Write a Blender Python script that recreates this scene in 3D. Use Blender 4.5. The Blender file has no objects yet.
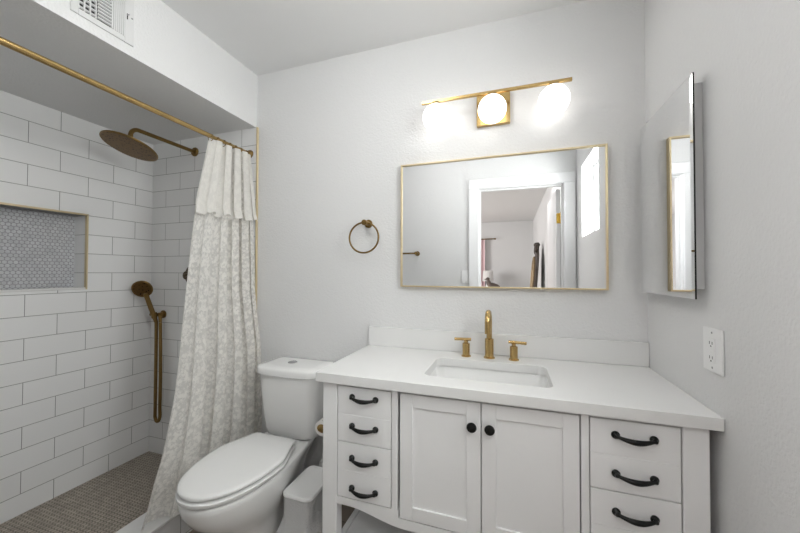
import bpy, bmesh, math, random
from mathutils import Vector, Matrix
random.seed(7)
SC = bpy.context.scene
COL = SC.collection
PI = math.pi

# ------------------------------------------------------------------ camera, world, lights, exposure
cam_d = bpy.data.cameras.new('camera')
cam_d.sensor_width = 36.0
cam_d.lens = 330.4 * 36.0 / 800.0
cam_d.clip_start = 0.02
cam = bpy.data.objects.new('camera', cam_d)
COL.objects.link(cam)
yaw, pitch, roll = 0.3236, 0.0173, 0.0028
f_ = Vector((-math.sin(yaw) * math.cos(pitch), math.cos(yaw) * math.cos(pitch), math.sin(pitch)))
r0 = Vector((math.cos(yaw), math.sin(yaw), 0))
u0 = r0.cross(f_)
r_ = r0 * math.cos(roll) + u0 * math.sin(roll)
u_ = u0 * math.cos(roll) - r0 * math.sin(roll)
M = Matrix((r_, u_, -f_)).transposed().to_4x4()
M.translation = Vector((0, 0, 1.25))
cam.matrix_world = M
SC.camera = cam

SC.view_settings.view_transform = 'Standard'
SC.view_settings.look = 'None'
SC.view_settings.gamma = 1.0
SC.view_settings.use_curve_mapping = False
SC.view_settings.exposure = 0.45

world = bpy.data.worlds.new('sky')
SC.world = world
world.use_nodes = True
wn = world.node_tree
wn.nodes.clear()
wo = wn.nodes.new('ShaderNodeOutputWorld')
wb = wn.nodes.new('ShaderNodeBackground')
ws = wn.nodes.new('ShaderNodeTexSky')
ws.sky_type = 'HOSEK_WILKIE'
ws.turbidity = 4.0
ws.sun_direction = (-0.5, 0.5, 0.7)
wb.inputs['Strength'].default_value = 1.0
wn.links.new(ws.outputs[0], wb.inputs['Color'])
wn.links.new(wb.outputs[0], wo.inputs['Surface'])


def area_light(name, loc, direction, sx, sy, power, color=(1, 1, 1)):
    d = bpy.data.lights.new(name, 'AREA')
    d.shape = 'RECTANGLE'
    d.size, d.size_y = sx, sy
    d.energy = power
    d.color = color
    o = bpy.data.objects.new(name, d)
    COL.objects.link(o)
    o.location = loc
    o.rotation_euler = Vector(direction).to_track_quat('-Z', 'Z').to_euler()
    return o


WINDOW_POWER = 19.0
BEDROOM_POWER = 48.0
GLOBE_STRENGTH = 1.9
CEILING_FILL_POWER = 12.0  # added fill dome on the bathroom ceiling
HALL_FILL_POWER = 20.0  # added fill dome in the bedroom, outside the doorway
# daylight at the bathroom window (in the right wall); added fill by the bedroom's left wall, no window there
area_light('window_daylight', (0.70, 0.535, 1.81), (-1, 0.0, -0.1), 0.50, 0.54, WINDOW_POWER, (1.0, 0.99, 0.97))
area_light('bedroom_side_fill', (-2.86, -2.9, 1.5), (1, 0, 0), 1.2, 1.2, BEDROOM_POWER, (1.0, 0.98, 0.97))

# ------------------------------------------------------------------ materials


def lin(c):
    return tuple(((x / 12.92) if x <= 0.04045 else ((x + 0.055) / 1.055) ** 2.4) for x in c)


def rgb(r, g, b):
    return lin((r / 255, g / 255, b / 255)) + (1.0,)


def nodemat(name):
    m = bpy.data.materials.new(name)
    m.use_nodes = True
    nt = m.node_tree
    return m, nt, nt.nodes['Principled BSDF']


def mat(name, col, rough=0.5, metal=0.0, bump=None, spec=None, var=0.0, coat=0.0):
    """bump = (scale, strength, distance[, stretch vector])"""
    m, nt, b = nodemat(name)
    b.inputs['Base Color'].default_value = col
    b.inputs['Roughness'].default_value = rough
    b.inputs['Metallic'].default_value = metal
    if spec is not None:
        b.inputs['Specular IOR Level'].default_value = spec
    if coat:
        b.inputs['Coat Weight'].default_value = coat
        b.inputs['Coat Roughness'].default_value = 0.05
    tc = nt.nodes.new('ShaderNodeTexCoord')
    if bump:
        nz = nt.nodes.new('ShaderNodeTexNoise')
        nz.inputs['Scale'].default_value = bump[0]
        nz.inputs['Detail'].default_value = 3.0
        vec = tc.outputs['Object']
        if len(bump) > 3:
            mp = nt.nodes.new('ShaderNodeMapping')
            mp.inputs['Scale'].default_value = bump[3]
            nt.links.new(vec, mp.inputs['Vector'])
            vec = mp.outputs['Vector']
        nt.links.new(vec, nz.inputs['Vector'])
        bp = nt.nodes.new('ShaderNodeBump')
        bp.inputs['Strength'].default_value = bump[1]
        bp.inputs['Distance'].default_value = bump[2]
        nt.links.new(nz.outputs['Fac'], bp.inputs['Height'])
        nt.links.new(bp.outputs['Normal'], b.inputs['Normal'])
    if var:
        nz2 = nt.nodes.new('ShaderNodeTexNoise')
        nz2.inputs['Scale'].default_value = 60.0 if metal else 9.0
        mx = nt.nodes.new('ShaderNodeMix')
        mx.data_type = 'RGBA'
        mx.inputs['A'].default_value = tuple(c * (1 - var) for c in col[:3]) + (1,)
        mx.inputs['B'].default_value = tuple(min(1, c * (1 + var)) for c in col[:3]) + (1,)
        nt.links.new(tc.outputs['Object'], nz2.inputs['Vector'])
        nt.links.new(nz2.outputs['Fac'], mx.inputs['Factor'])
        nt.links.new(mx.outputs['Result'], b.inputs['Base Color'])
    return m


PAINT = mat('wall_paint', rgb(225, 225, 225), 0.72, bump=(110, 0.55, 0.004))
CEIL_PAINT = mat('ceiling_paint', rgb(230, 230, 230), 0.8, bump=(120, 0.25, 0.0015))
TRIM_PAINT = mat('trim_paint', rgb(240, 240, 241), 0.4, bump=(60, 0.05, 0.0005))
QUARTZ = mat('white_quartz', rgb(230, 230, 229), 0.25, var=0.012, bump=(400, 0.03, 0.0003))
VANITY = mat('painted_wood', rgb(241, 241, 241), 0.42, bump=(40, 0.10, 0.0006, (6, 6, 0.5)))
SHELF = mat('shelf_wood', rgb(241, 241, 241), 0.5, bump=(40, 0.10, 0.0006, (6, 0.5, 6)))
BLACK = mat('black_iron', rgb(8, 8, 8), 0.3, 0.0, bump=(300, 0.12, 0.0004), spec=0.35)
CERAMIC = mat('white_ceramic', rgb(240, 240, 239), 0.12, coat=0.4, var=0.005)
SEATPL = mat('white_seat_plastic', rgb(240, 240, 239), 0.22, var=0.005)
BRASS = mat('brushed_brass', rgb(190, 161, 108), 0.27, 1.0, var=0.08, bump=(90, 0.05, 0.0003, (1, 1, 8)))
PALE_BRASS = mat('satin_gold_trim', rgb(224, 208, 172), 0.40, 1.0, var=0.05)
DARK_BRASS = mat('dimmed_brass', rgb(132, 107, 66), 0.30, 1.0, var=0.15, bump=(120, 0.06, 0.0003))  # antique brass, darkened further for the dimmer light at the shower
BRONZE = mat('dark_bronze', rgb(92, 80, 64), 0.38, 1.0, var=0.1)
BRIGHT_BRASS = mat('polished_brass', rgb(226, 186, 84), 0.2, 1.0, var=0.05)
CHROME = mat('chrome', rgb(200, 200, 202), 0.12, 1.0, var=0.02)
VENTPAINT = mat('vent_paint', rgb(216, 216, 216), 0.45, var=0.005)
STEEL = mat('painted_steel', rgb(205, 205, 206), 0.4, var=0.01)
PLASTIC = mat('white_plastic', rgb(238, 238, 238), 0.35, var=0.005)
BINPL = mat('bin_plastic', rgb(238, 238, 237), 0.45, var=0.01)
DARK = mat('dark_slot', rgb(28, 28, 29), 0.7, var=0.05)
DUCT = mat('duct_dark', rgb(50, 50, 52), 0.8, var=0.05)
PAPER = mat('tissue_paper', rgb(240, 239, 237), 0.9, bump=(200, 0.2, 0.0008))
CARDB = mat('cardboard', rgb(165, 130, 90), 0.85, var=0.05)
GREYMETAL = mat('vinyl_frame', rgb(235, 236, 238), 0.4, var=0.01)
PINK = mat('pink_curtain_cloth', rgb(236, 210, 213), 0.8, bump=(80, 0.2, 0.001), var=0.04)
LAMPSH = mat('linen_shade', rgb(226, 224, 222), 0.8, bump=(300, 0.2, 0.0006))
STATUE = mat('dark_carved_wood', rgb(92, 80, 74), 0.55, var=0.3, bump=(60, 0.4, 0.003))
ORNATE = mat('carved_dark_wood_frame', rgb(62, 52, 44), 0.45, var=0.4, bump=(90, 0.8, 0.006))
ORNGOLD = mat('old_gilt_moulding', rgb(150, 128, 96), 0.45, 0.3, var=0.25, bump=(90, 0.4, 0.003))
DRESSER = mat('dresser_wood', rgb(120, 96, 74), 0.5, var=0.15, bump=(40, 0.1, 0.0006, (1, 8, 8)))
CARPET = mat('bedroom_carpet', rgb(196, 186, 172), 0.95, var=0.1, bump=(400, 0.6, 0.004))
MIRROR = mat('mirror_silver', (0.88, 0.885, 0.89, 1), 0.0, 1.0)
EDGE = mat('mirror_edge', rgb(30, 32, 33), 0.2, 0.6)
CANISTER = mat('canister_white', rgb(226, 226, 225), 0.4, var=0.01)


def emit_mat(name, col, strength):
    m, nt, b = nodemat(name)
    b.inputs['Base Color'].default_value = (0.9, 0.9, 0.9, 1)
    b.inputs['Emission Color'].default_value = col
    b.inputs['Emission Strength'].default_value = strength
    b.inputs['Roughness'].default_value = 0.3
    return m


GLOBE = emit_mat('lit_opal_glass', (1.0, 0.975, 0.94, 1), GLOBE_STRENGTH)


def glass_mat():
    m, nt, b = nodemat('window_glass')
    nt.nodes.remove(b)
    out = nt.nodes['Material Output']
    tr = nt.nodes.new('ShaderNodeBsdfTransparent')
    tr.inputs['Color'].default_value = (0.94, 0.96, 0.96, 1)
    gl = nt.nodes.new('ShaderNodeBsdfGlossy')
    gl.inputs['Roughness'].default_value = 0.02
    mx = nt.nodes.new('ShaderNodeMixShader')
    mx.inputs[0].default_value = 0.06
    nt.links.new(tr.outputs[0], mx.inputs[1])
    nt.links.new(gl.outputs[0], mx.inputs[2])
    nt.links.new(mx.outputs[0], out.inputs['Surface'])
    return m


WGLASS = glass_mat()


def tile_mat(name, axis, off, tile=(241, 241, 241), grout=(146, 145, 144), z0=0.0205, bw=0.256, bh=0.111):
    """white subway tiles in running bond; axis is the horizontal world axis of the wall"""
    m, nt, b = nodemat(name)
    geo = nt.nodes.new('ShaderNodeNewGeometry')
    sep = nt.nodes.new('ShaderNodeSeparateXYZ')
    nt.links.new(geo.outputs['Position'], sep.inputs[0])
    com = nt.nodes.new('ShaderNodeCombineXYZ')
    ax = nt.nodes.new('ShaderNodeMath'); ax.operation = 'SUBTRACT'; ax.inputs[1].default_value = off - bw * 40
    az = nt.nodes.new('ShaderNodeMath'); az.operation = 'SUBTRACT'; az.inputs[1].default_value = z0 - bh * 4
    nt.links.new(sep.outputs[axis], ax.inputs[0])
    nt.links.new(sep.outputs['Z'], az.inputs[0])
    nt.links.new(ax.outputs[0], com.inputs['X'])
    nt.links.new(az.outputs[0], com.inputs['Y'])
    br = nt.nodes.new('ShaderNodeTexBrick')
    br.offset = 0.5
    br.offset_frequency = 2
    br.inputs['Scale'].default_value = 1.0
    br.inputs['Brick Width'].default_value = bw
    br.inputs['Row Height'].default_value = bh
    br.inputs['Mortar Size'].default_value = 0.0016
    br.inputs['Mortar Smooth'].default_value = 0.2
    br.inputs['Bias'].default_value = 0.0
    c = rgb(*tile)
    br.inputs['Color1'].default_value = c
    br.inputs['Color2'].default_value = tuple(x * 0.97 for x in c[:3]) + (1,)
    br.inputs['Mortar'].default_value = rgb(*grout)
    nt.links.new(com.outputs[0], br.inputs['Vector'])
    nt.links.new(br.outputs['Color'], b.inputs['Base Color'])
    rr = nt.nodes.new('ShaderNodeMapRange')
    rr.inputs['To Min'].default_value = 0.16
    rr.inputs['To Max'].default_value = 0.8
    nt.links.new(br.outputs['Fac'], rr.inputs['Value'])
    nt.links.new(rr.outputs[0], b.inputs['Roughness'])
    nz = nt.nodes.new('ShaderNodeTexNoise')
    nz.inputs['Scale'].default_value = 7.0
    nt.links.new(geo.outputs['Position'], nz.inputs['Vector'])
    inv = nt.nodes.new('ShaderNodeMath'); inv.operation = 'MULTIPLY_ADD'
    inv.inputs[1].default_value = -1.0
    nt.links.new(br.outputs['Fac'], inv.inputs[0])
    nt.links.new(nz.outputs['Fac'], inv.inputs[2])
    bp = nt.nodes.new('ShaderNodeBump')
    bp.inputs['Strength'].default_value = 0.5
    bp.inputs['Distance'].default_value = 0.0012
    nt.links.new(inv.outputs[0], bp.inputs['Height'])
    nt.links.new(bp.outputs['Normal'], b.inputs['Normal'])
    return m


def penny_mat(name, a1, a2, tile, tile2, grout, p=0.022, rough=0.35, edge=0.46):
    """round mosaic pieces on a hexagonal lattice (two interleaved rectangular grids)"""
    m, nt, b = nodemat(name)
    N, L = nt.nodes, nt.links
    geo = N.new('ShaderNodeNewGeometry')
    sep = N.new('ShaderNodeSeparateXYZ')
    L.new(geo.outputs['Position'], sep.inputs[0])

    def math_(op, a, bb=None):
        n = N.new('ShaderNodeMath'); n.operation = op
        for i, x in enumerate((a, bb)):
            if x is None:
                continue
            if isinstance(x, (int, float)):
                n.inputs[i].default_value = x
            else:
                L.new(x, n.inputs[i])
        return n.outputs[0]
    px, py = p, p * math.sqrt(3)
    ua, va = sep.outputs[a1], sep.outputs[a2]

    def dist(ox, oy):
        fx = math_('SUBTRACT', math_('FRACT', math_('ADD', math_('DIVIDE', ua, px), 100 + ox)), 0.5)
        fy = math_('SUBTRACT', math_('FRACT', math_('ADD', math_('DIVIDE', va, py), 100 + oy)), 0.5)
        fy = math_('MULTIPLY', fy, math.sqrt(3))
        return math_('SQRT', math_('ADD', math_('MULTIPLY', fx, fx), math_('MULTIPLY', fy, fy)))
    d = math_('MINIMUM', dist(0, 0), dist(0.5, 0.5))
    mr = N.new('ShaderNodeMapRange')
    mr.inputs['From Min'].default_value = edge - 0.06
    mr.inputs['From Max'].default_value = edge
    L.new(d, mr.inputs['Value'])
    wh = N.new('ShaderNodeTexVoronoi')
    wh.inputs['Scale'].default_value = 1.0 / p
    L.new(geo.outputs['Position'], wh.inputs['Vector'])
    sp = N.new('ShaderNodeSeparateColor')
    L.new(wh.outputs['Color'], sp.inputs[0])
    mc = N.new('ShaderNodeMix'); mc.data_type = 'RGBA'
    mc.inputs['A'].default_value = rgb(*tile)
    mc.inputs['B'].default_value = rgb(*tile2)
    L.new(sp.outputs[0], mc.inputs['Factor'])
    mg = N.new('ShaderNodeMix'); mg.data_type = 'RGBA'
    L.new(mr.outputs[0], mg.inputs['Factor'])
    L.new(mc.outputs['Result'], mg.inputs['A'])
    mg.inputs['B'].default_value = rgb(*grout)
    L.new(mg.outputs['Result'], b.inputs['Base Color'])
    b.inputs['Roughness'].default_value = rough
    bp = N.new('ShaderNodeBump')
    bp.inputs['Strength'].default_value = 0.6
    bp.inputs['Distance'].default_value = 0.002
    bp.invert = True
    L.new(mr.outputs[0], bp.inputs['Height'])
    L.new(bp.outputs['Normal'], b.inputs['Normal'])
    return m


TILE_LEFT = tile_mat('subway_tile_side', 'Y', 0.986)
TILE_BACK = tile_mat('subway_tile_end', 'X', -1.954)
TILE_CURB = tile_mat('subway_tile_curb', 'Y', 1.03, z0=0.0110)
PENNY_FLOOR = penny_mat('shower_floor_mosaic', 'X', 'Y', (188, 178, 165), (160, 151, 139), (114, 107, 99), p=0.0205, rough=0.5)
PENNY_NICHE = penny_mat('niche_mosaic', 'Y', 'Z', (206, 207, 210), (190, 191, 195), (158, 158, 160), p=0.0205, rough=0.18, edge=0.47)
FLOOR_MAT = tile_mat('floor_tile', 'X', 0.1, (136, 126, 116), (104, 97, 90))


def floor_mat():
    m, nt, b = nodemat('grey_brown_floor')
    geo = nt.nodes.new('ShaderNodeNewGeometry')
    br = nt.nodes.new('ShaderNodeTexBrick')
    br.inputs['Scale'].default_value = 1.0
    br.inputs['Brick Width'].default_value = 0.9
    br.inputs['Row Height'].default_value = 0.15
    br.inputs['Mortar Size'].default_value = 0.002
    br.inputs['Color1'].default_value = rgb(150, 138, 126)
    br.inputs['Color2'].default_value = rgb(134, 123, 112)
    br.inputs['Mortar'].default_value = rgb(90, 82, 75)
    nt.links.new(geo.outputs['Position'], br.inputs['Vector'])
    nt.links.new(br.outputs['Color'], b.inputs['Base Color'])
    b.inputs['Roughness'].default_value = 0.45
    return m


FLOOR_MAT = floor_mat()


def lace_mat(name, lo, hi, scale=1.0):
    """net cloth with denser flower sprays: coverage varies with the weave"""
    m, nt, b = nodemat(name)
    N, L = nt.nodes, nt.links
    tc = N.new('ShaderNodeTexCoord')
    uv = tc.outputs['UV']
    v1 = N.new('ShaderNodeTexVoronoi'); v1.inputs['Scale'].default_value = 26.0 * scale
    n1 = N.new('ShaderNodeTexNoise'); n1.inputs['Scale'].default_value = 75 * scale; n1.inputs['Detail'].default_value = 4
    n1.inputs['Roughness'].default_value = 0.65
    n2 = N.new('ShaderNodeTexNoise'); n2.inputs['Scale'].default_value = 12 * scale; n2.inputs['Detail'].default_value = 2
    for n in (v1, n1, n2):
        L.new(uv, n.inputs['Vector'])
    # flower sprays: blotches of blossom broken up by the fine noise
    a = N.new('ShaderNodeMath'); a.operation = 'MULTIPLY_ADD'
    a.inputs[1].default_value = -0.5; a.inputs[2].default_value = 0.3
    L.new(v1.outputs['Distance'], a.inputs[0])
    s = N.new('ShaderNodeMath'); s.operation = 'ADD'
    L.new(a.outputs[0], s.inputs[0]); L.new(n1.outputs['Fac'], s.inputs[1])
    s2 = N.new('ShaderNodeMath'); s2.operation = 'MULTIPLY_ADD'
    s2.inputs[1].default_value = 0.9
    L.new(n2.outputs['Fac'], s2.inputs[0]); L.new(s.outputs[0], s2.inputs[2])
    mr = N.new('ShaderNodeMapRange')
    mr.inputs['From Min'].default_value = 0.88
    mr.inputs['From Max'].default_value = 1.10
    mr.inputs['To Min'].default_value = lo
    mr.inputs['To Max'].default_value = hi
    L.new(s2.outputs[0], mr.inputs['Value'])
    df = N.new('ShaderNodeBsdfDiffuse'); df.inputs['Color'].default_value = rgb(244, 242, 238)
    tl = N.new('ShaderNodeBsdfTranslucent'); tl.inputs['Color'].default_value = rgb(240, 237, 231)
    mx = N.new('ShaderNodeMixShader'); mx.inputs[0].default_value = 0.35
    L.new(df.outputs[0], mx.inputs[1]); L.new(tl.outputs[0], mx.inputs[2])
    tr = N.new('ShaderNodeBsdfTransparent')
    m2 = N.new('ShaderNodeMixShader')
    L.new(mr.outputs[0], m2.inputs[0])
    L.new(tr.outputs[0], m2.inputs[1]); L.new(mx.outputs[0], m2.inputs[2])
    bp = N.new('ShaderNodeBump'); bp.inputs['Strength'].default_value = 0.5; bp.inputs['Distance'].default_value = 0.002
    L.new(s2.outputs[0], bp.inputs['Height'])
    L.new(bp.outputs['Normal'], df.inputs['Normal'])
    out = N['Material Output'] if 'Material Output' in N else N.new('ShaderNodeOutputMaterial')
    L.new(m2.outputs[0], out.inputs['Surface'])
    N.remove(b)
    return m


LACE = lace_mat('lace_net', 0.74, 1.0, 2.3)
LACE_TOP = lace_mat('lace_valance', 0.93, 1.0, 1.7)


def film_mat():
    m, nt, b = nodemat('thin_plastic_film')
    b.inputs['Base Color'].default_value = rgb(236, 237, 238)
    b.inputs['Roughness'].default_value = 0.3
    b.inputs['Alpha'].default_value = 0.7
    nz = nt.nodes.new('ShaderNodeTexNoise'); nz.inputs['Scale'].default_value = 30
    bp = nt.nodes.new('ShaderNodeBump'); bp.inputs['Distance'].default_value = 0.01; bp.inputs['Strength'].default_value = 0.6
    nt.links.new(nz.outputs['Fac'], bp.inputs['Height'])
    nt.links.new(bp.outputs['Normal'], b.inputs['Normal'])
    return m


FILM = film_mat()


def nozzle_mat():
    m, nt, b = nodemat('nozzle_plate')
    tc = nt.nodes.new('ShaderNodeTexCoord')
    v = nt.nodes.new('ShaderNodeTexVoronoi'); v.inputs['Scale'].default_value = 75
    nt.links.new(tc.outputs['Object'], v.inputs['Vector'])
    mr = nt.nodes.new('ShaderNodeMapRange')
    mr.inputs['From Min'].default_value = 0.22; mr.inputs['From Max'].default_value = 0.32
    nt.links.new(v.outputs['Distance'], mr.inputs['Value'])
    mx = nt.nodes.new('ShaderNodeMix'); mx.data_type = 'RGBA'
    mx.inputs['A'].default_value = rgb(26, 20, 14)
    mx.inputs['B'].default_value = rgb(112, 86, 50)
    nt.links.new(mr.outputs[0], mx.inputs['Factor'])
    nt.links.new(mx.outputs['Result'], b.inputs['Base Color'])
    b.inputs['Metallic'].default_value = 0.85
    b.inputs['Roughness'].default_value = 0.4
    return m


NOZZLE = nozzle_mat()

# ------------------------------------------------------------------ mesh helpers


def box(bm, x0, x1, y0, y1, z0, z1, bev=0.0, seg=1):
    g = bmesh.ops.create_cube(bm, size=1.0)
    vs = g['verts']
    for v in vs:
        v.co = Vector((x0 + (v.co.x + .5) * (x1 - x0), y0 + (v.co.y + .5) * (y1 - y0), z0 + (v.co.z + .5) * (z1 - z0)))
    if bev > 0:
        es = list({e for v in vs for e in v.link_edges})
        bmesh.ops.bevel(bm, geom=es, offset=bev, segments=seg, profile=0.5, affect='EDGES')


def loft(bm, rings, cap0=True, cap1=True, closed=True):
    vr = [[bm.verts.new(p) for p in r] for r in rings]
    n = len(vr[0])
    for i in range(len(vr) - 1):
        for j in range(n if closed else n - 1):
            k = (j + 1) % n
            bm.faces.new((vr[i][j], vr[i][k], vr[i + 1][k], vr[i + 1][j]))
    if cap0:
        bm.faces.new(list(reversed(vr[0])))
    if cap1:
        bm.faces.new(vr[-1])
    return vr


def frame_of(t):
    t = t.normalized()
    a = Vector((0, 0, 1)) if abs(t.z) < 0.9 else Vector((1, 0, 0))
    u = t.cross(a).normalized()
    return u, t.cross(u).normalized()


def tube(bm, pts, r, seg=16, caps=True):
    pts = [Vector(p) for p in pts]
    n = len(pts)
    rr = r if isinstance(r, (list, tuple)) else [r] * n
    rings = []
    u = None
    for i, p in enumerate(pts):
        t = (pts[min(i + 1, n - 1)] - pts[max(i - 1, 0)]).normalized()
        if u is None:
            u, w = frame_of(t)
        else:
            u = (u - t * u.dot(t)).normalized()
            w = t.cross(u)
        rings.append([p + (u * math.cos(a) + w * math.sin(a)) * rr[i] for a in [2 * PI * k / seg for k in range(seg)]])
    loft(bm, rings, caps, caps)


def lathe(bm, origin, axis, prof, seg=32):
    """prof: list of (distance along axis, radius)"""
    o, t = Vector(origin), Vector(axis).normalized()
    u, w = frame_of(t)
    rings = [[o + t * h + (u * math.cos(a) + w * math.sin(a)) * max(r, 1e-5) for a in [2 * PI * k / seg for k in range(seg)]] for h, r in prof]
    loft(bm, rings)


def torus(bm, c, R, r, u, w, seg=48, ring=12, a0=0.0, a1=2 * PI):
    c, u, w = Vector(c), Vector(u).normalized(), Vector(w).normalized()
    full = abs(a1 - a0 - 2 * PI) < 1e-6
    n = u.cross(w)
    rings = []
    m = seg if full else seg + 1
    for i in range(m):
        a = a0 + (a1 - a0) * i / seg
        d = u * math.cos(a) + w * math.sin(a)
        rings.append([c + d * R + (d * math.cos(b) + n * math.sin(b)) * r for b in [2 * PI * k / ring for k in range(ring)]])
    if full:
        rings.append(rings[0])
        vr = [[bm.verts.new(p) for p in q] for q in rings[:-1]]
        for i in range(seg):
            j = (i + 1) % seg
            for k in range(ring):
                l = (k + 1) % ring
                bm.faces.new((vr[i][k], vr[i][l], vr[j][l], vr[j][k]))
    else:
        loft(bm, rings)


def ball(bm, c, r, seg=24, sz=1.0):
    g = bmesh.ops.create_uvsphere(bm, u_segments=seg, v_segments=seg // 2, radius=r)
    for v in g['verts']:
        v.co.z *= sz
        v.co += Vector(c)


def rrect(cx, cy, hx, hy, r, z, n=8, bulge=0.0):
    """rounded rectangle loop; bulge pushes the -y side outwards"""
    out = []
    for (sx, sy, a0) in ((1, 1, 0), (-1, 1, PI / 2), (-1, -1, PI), (1, -1, 1.5 * PI)):
        for k in range(n + 1):
            a = a0 + PI / 2 * k / n
            x = cx + sx * (hx - r) + r * math.cos(a)
            y = cy + sy * (hy - r) + r * math.sin(a)
            out.append([x, y])
    if bulge:
        # add points along the front edge so that the bulge is smooth
        res = []
        for i, p in enumerate(out):
            q = out[(i + 1) % len(out)]
            res.append(p)
            m = 8 if abs(p[0] - q[0]) > hx * 0.8 else 0
            for k in range(1, m):
                t = k / m
                res.append([p[0] + (q[0] - p[0]) * t, p[1] + (q[1] - p[1]) * t])
        out = res
        for p in out:
            if p[1] < cy:
                s = (p[0] - cx) / hx
                p[1] -= bulge * max(0, 1 - s * s) * ((cy - p[1]) / hy)
    return [Vector((p[0], p[1], z)) for p in out]


def slab_hole(bm, outer, inner, z0, z1):
    """flat slab between z0 and z1 with a hole; outer and inner are lists of (x, y)"""
    for z in (z0, z1):
        es = []
        for loop in (outer, inner):
            vs = [bm.verts.new((p[0], p[1], z)) for p in loop]
            es += [bm.edges.new((vs[i], vs[(i + 1) % len(vs)])) for i in range(len(vs))]
        bmesh.ops.triangle_fill(bm, edges=es, use_beauty=True, use_dissolve=False)
    for loop in (outer, inner):
        n = len(loop)
        lo = [bm.verts.new((p[0], p[1], z0)) for p in loop]
        hi = [bm.verts.new((p[0], p[1], z1)) for p in loop]
        for i in range(n):
            j = (i + 1) % n
            bm.faces.new((lo[i], lo[j], hi[j], hi[i]))
    bmesh.ops.remove_doubles(bm, verts=bm.verts[:], dist=1e-5)


def prism_xz(bm, pts, y0, y1):
    """outline in x,z extruded along y"""
    loft(bm, [[Vector((p[0], y, p[1])) for p in pts] for y in (y0, y1)])


def lerp(a, b, t):
    return a + (b - a) * t


def B():
    return bmesh.new()


def obj(name, bm, m, parent=None, smooth=35, label=None):
    if parent is not None:
        off = Vector(parent['origin']) if 'origin' in parent else Vector((0, 0, 0))
        p = parent.parent
        for v in bm.verts:
            v.co -= off
    bmesh.ops.recalc_face_normals(bm, faces=bm.faces[:])
    me = bpy.data.meshes.new(name)
    bm.to_mesh(me)
    bm.free()
    if m is not None:
        me.materials.append(m)
    if smooth:
        me.shade_smooth()
        me.set_sharp_from_angle(angle=math.radians(smooth))
    o = bpy.data.objects.new(name, me)
    COL.objects.link(o)
    if parent is not None:
        o.parent = parent
        o['origin'] = tuple(off)
    if label:
        o['label'] = label
    return o


def tag(o, label, cat, group=None):
    o['label'] = label
    o['category'] = cat
    if group:
        o['group'] = group
    return o


def thing(name, label, cat, loc, group=None):
    o = bpy.data.objects.new(name, None)
    o.empty_display_size = 0.05
    COL.objects.link(o)
    o.location = loc
    o['origin'] = tuple(loc)
    return tag(o, label, cat, group)


def struct(name, bm, m, parent=None, smooth=35):
    o = obj(name, bm, m, parent, smooth)
    if parent is None:
        o['kind'] = 'structure'
    return o


# ------------------------------------------------------------------ the room
XR, XL, XS = 0.5327, -1.462, -2.337       # right wall, shower opening plane, shower side wall
YB, YN = 1.615, 0.06                       # back wall, near wall (with the doorway)
ZC, ZS, ZF = 2.447, 2.125, 0.0290          # ceiling, soffit, shower floor
DL, DR, DT = -0.278, 0.430, 2.02           # doorway
BX0, BX1, BY = -2.9, 0.49, -5.0            # bedroom

bm = B(); box(bm, XS - .25, XR + .25, YN - .12, YB + .15, -.08, 0.0); struct('floor', bm, FLOOR_MAT, smooth=0)
bm = B(); box(bm, XS - .0, -1.595, YN, YB, 0.0, ZF); struct('floor_shower', bm, PENNY_FLOOR, smooth=0)
bm = B(); box(bm, XS - .25, XR + .25, YN - .12, YB + .15, ZC, ZC + .08); struct('ceiling', bm, CEIL_PAINT, smooth=0)
bm = B(); box(bm, XS, XL, YN, YB, ZS, ZC); struct('ceiling_soffit', bm, PAINT, smooth=0)
bm = B(); box(bm, XS - .25, XR + .25, YB, YB + .12, 0, ZC); struct('wall_back', bm, PAINT, smooth=0)
# tiled end of the shower, eight millimetres proud of the painted wall
bm = B(); box(bm, XS, XL + .004, YB - .008, YB, ZF, ZS); struct('wall_shower_end', bm, TILE_BACK, smooth=0)
bm = B(); box(bm, XS, XL + .004, YN, YN + .008, ZF, ZS); struct('wall_shower_near', bm, TILE_BACK, smooth=0)
# tiled side wall with the niche
NY0, NY1, NZ0, NZ1, ND = 0.62, 1.237, 1.146, 1.5745, 0.105
bm = B()
box(bm, XS - .14, XS, YN, YB, 0, NZ0)
box(bm, XS - .14, XS, YN, YB, NZ1, ZC)
box(bm, XS - .14, XS, YN, NY0, NZ0, NZ1)
box(bm, XS - .14, XS, NY1, YB, NZ0, NZ1)
struct('wall_left', bm, TILE_LEFT, smooth=0)
bm = B(); box(bm, XS - .14, XS - ND, NY0, NY1, NZ0, NZ1); struct('wall_niche', bm, PENNY_NICHE, smooth=0)
bm = B(); box(bm, XS - ND, XS + .004, NY0, NY1, NZ0, NZ0 + .012, .002); struct('trim_1', bm, QUARTZ)
# gold edging round the niche
bm = B()
t = .009
box(bm, XS - .012, XS + .003, NY0 - t, NY1 + t, NZ1 - .001, NZ1 + t, .001)
box(bm, XS - .012, XS + .003, NY1 - .001, NY1 + t, NZ0, NZ1 + t, .001)
box(bm, XS - .012, XS + .003, NY0 - t, NY0 + .001, NZ0, NZ1 + t, .001)
struct('trim_2', bm, PALE_BRASS)
# gold edging where the tile ends on the back wall
bm = B(); box(bm, XL + .004, XL + .015, YB - .011, YB, .139, ZS, .001); struct('trim_3', bm, PALE_BRASS)
# shower kerb: tiled sides and a solid cap
bm = B(); box(bm, -1.595, XL - .003, YN, YB - .008, 0, .122); struct('trim_4', bm, TILE_CURB, smooth=0)
bm = B(); box(bm, -1.602, XL + .004, YN, YB - .008, .122, .139, .003); struct('trim_5', bm, QUARTZ)

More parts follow.
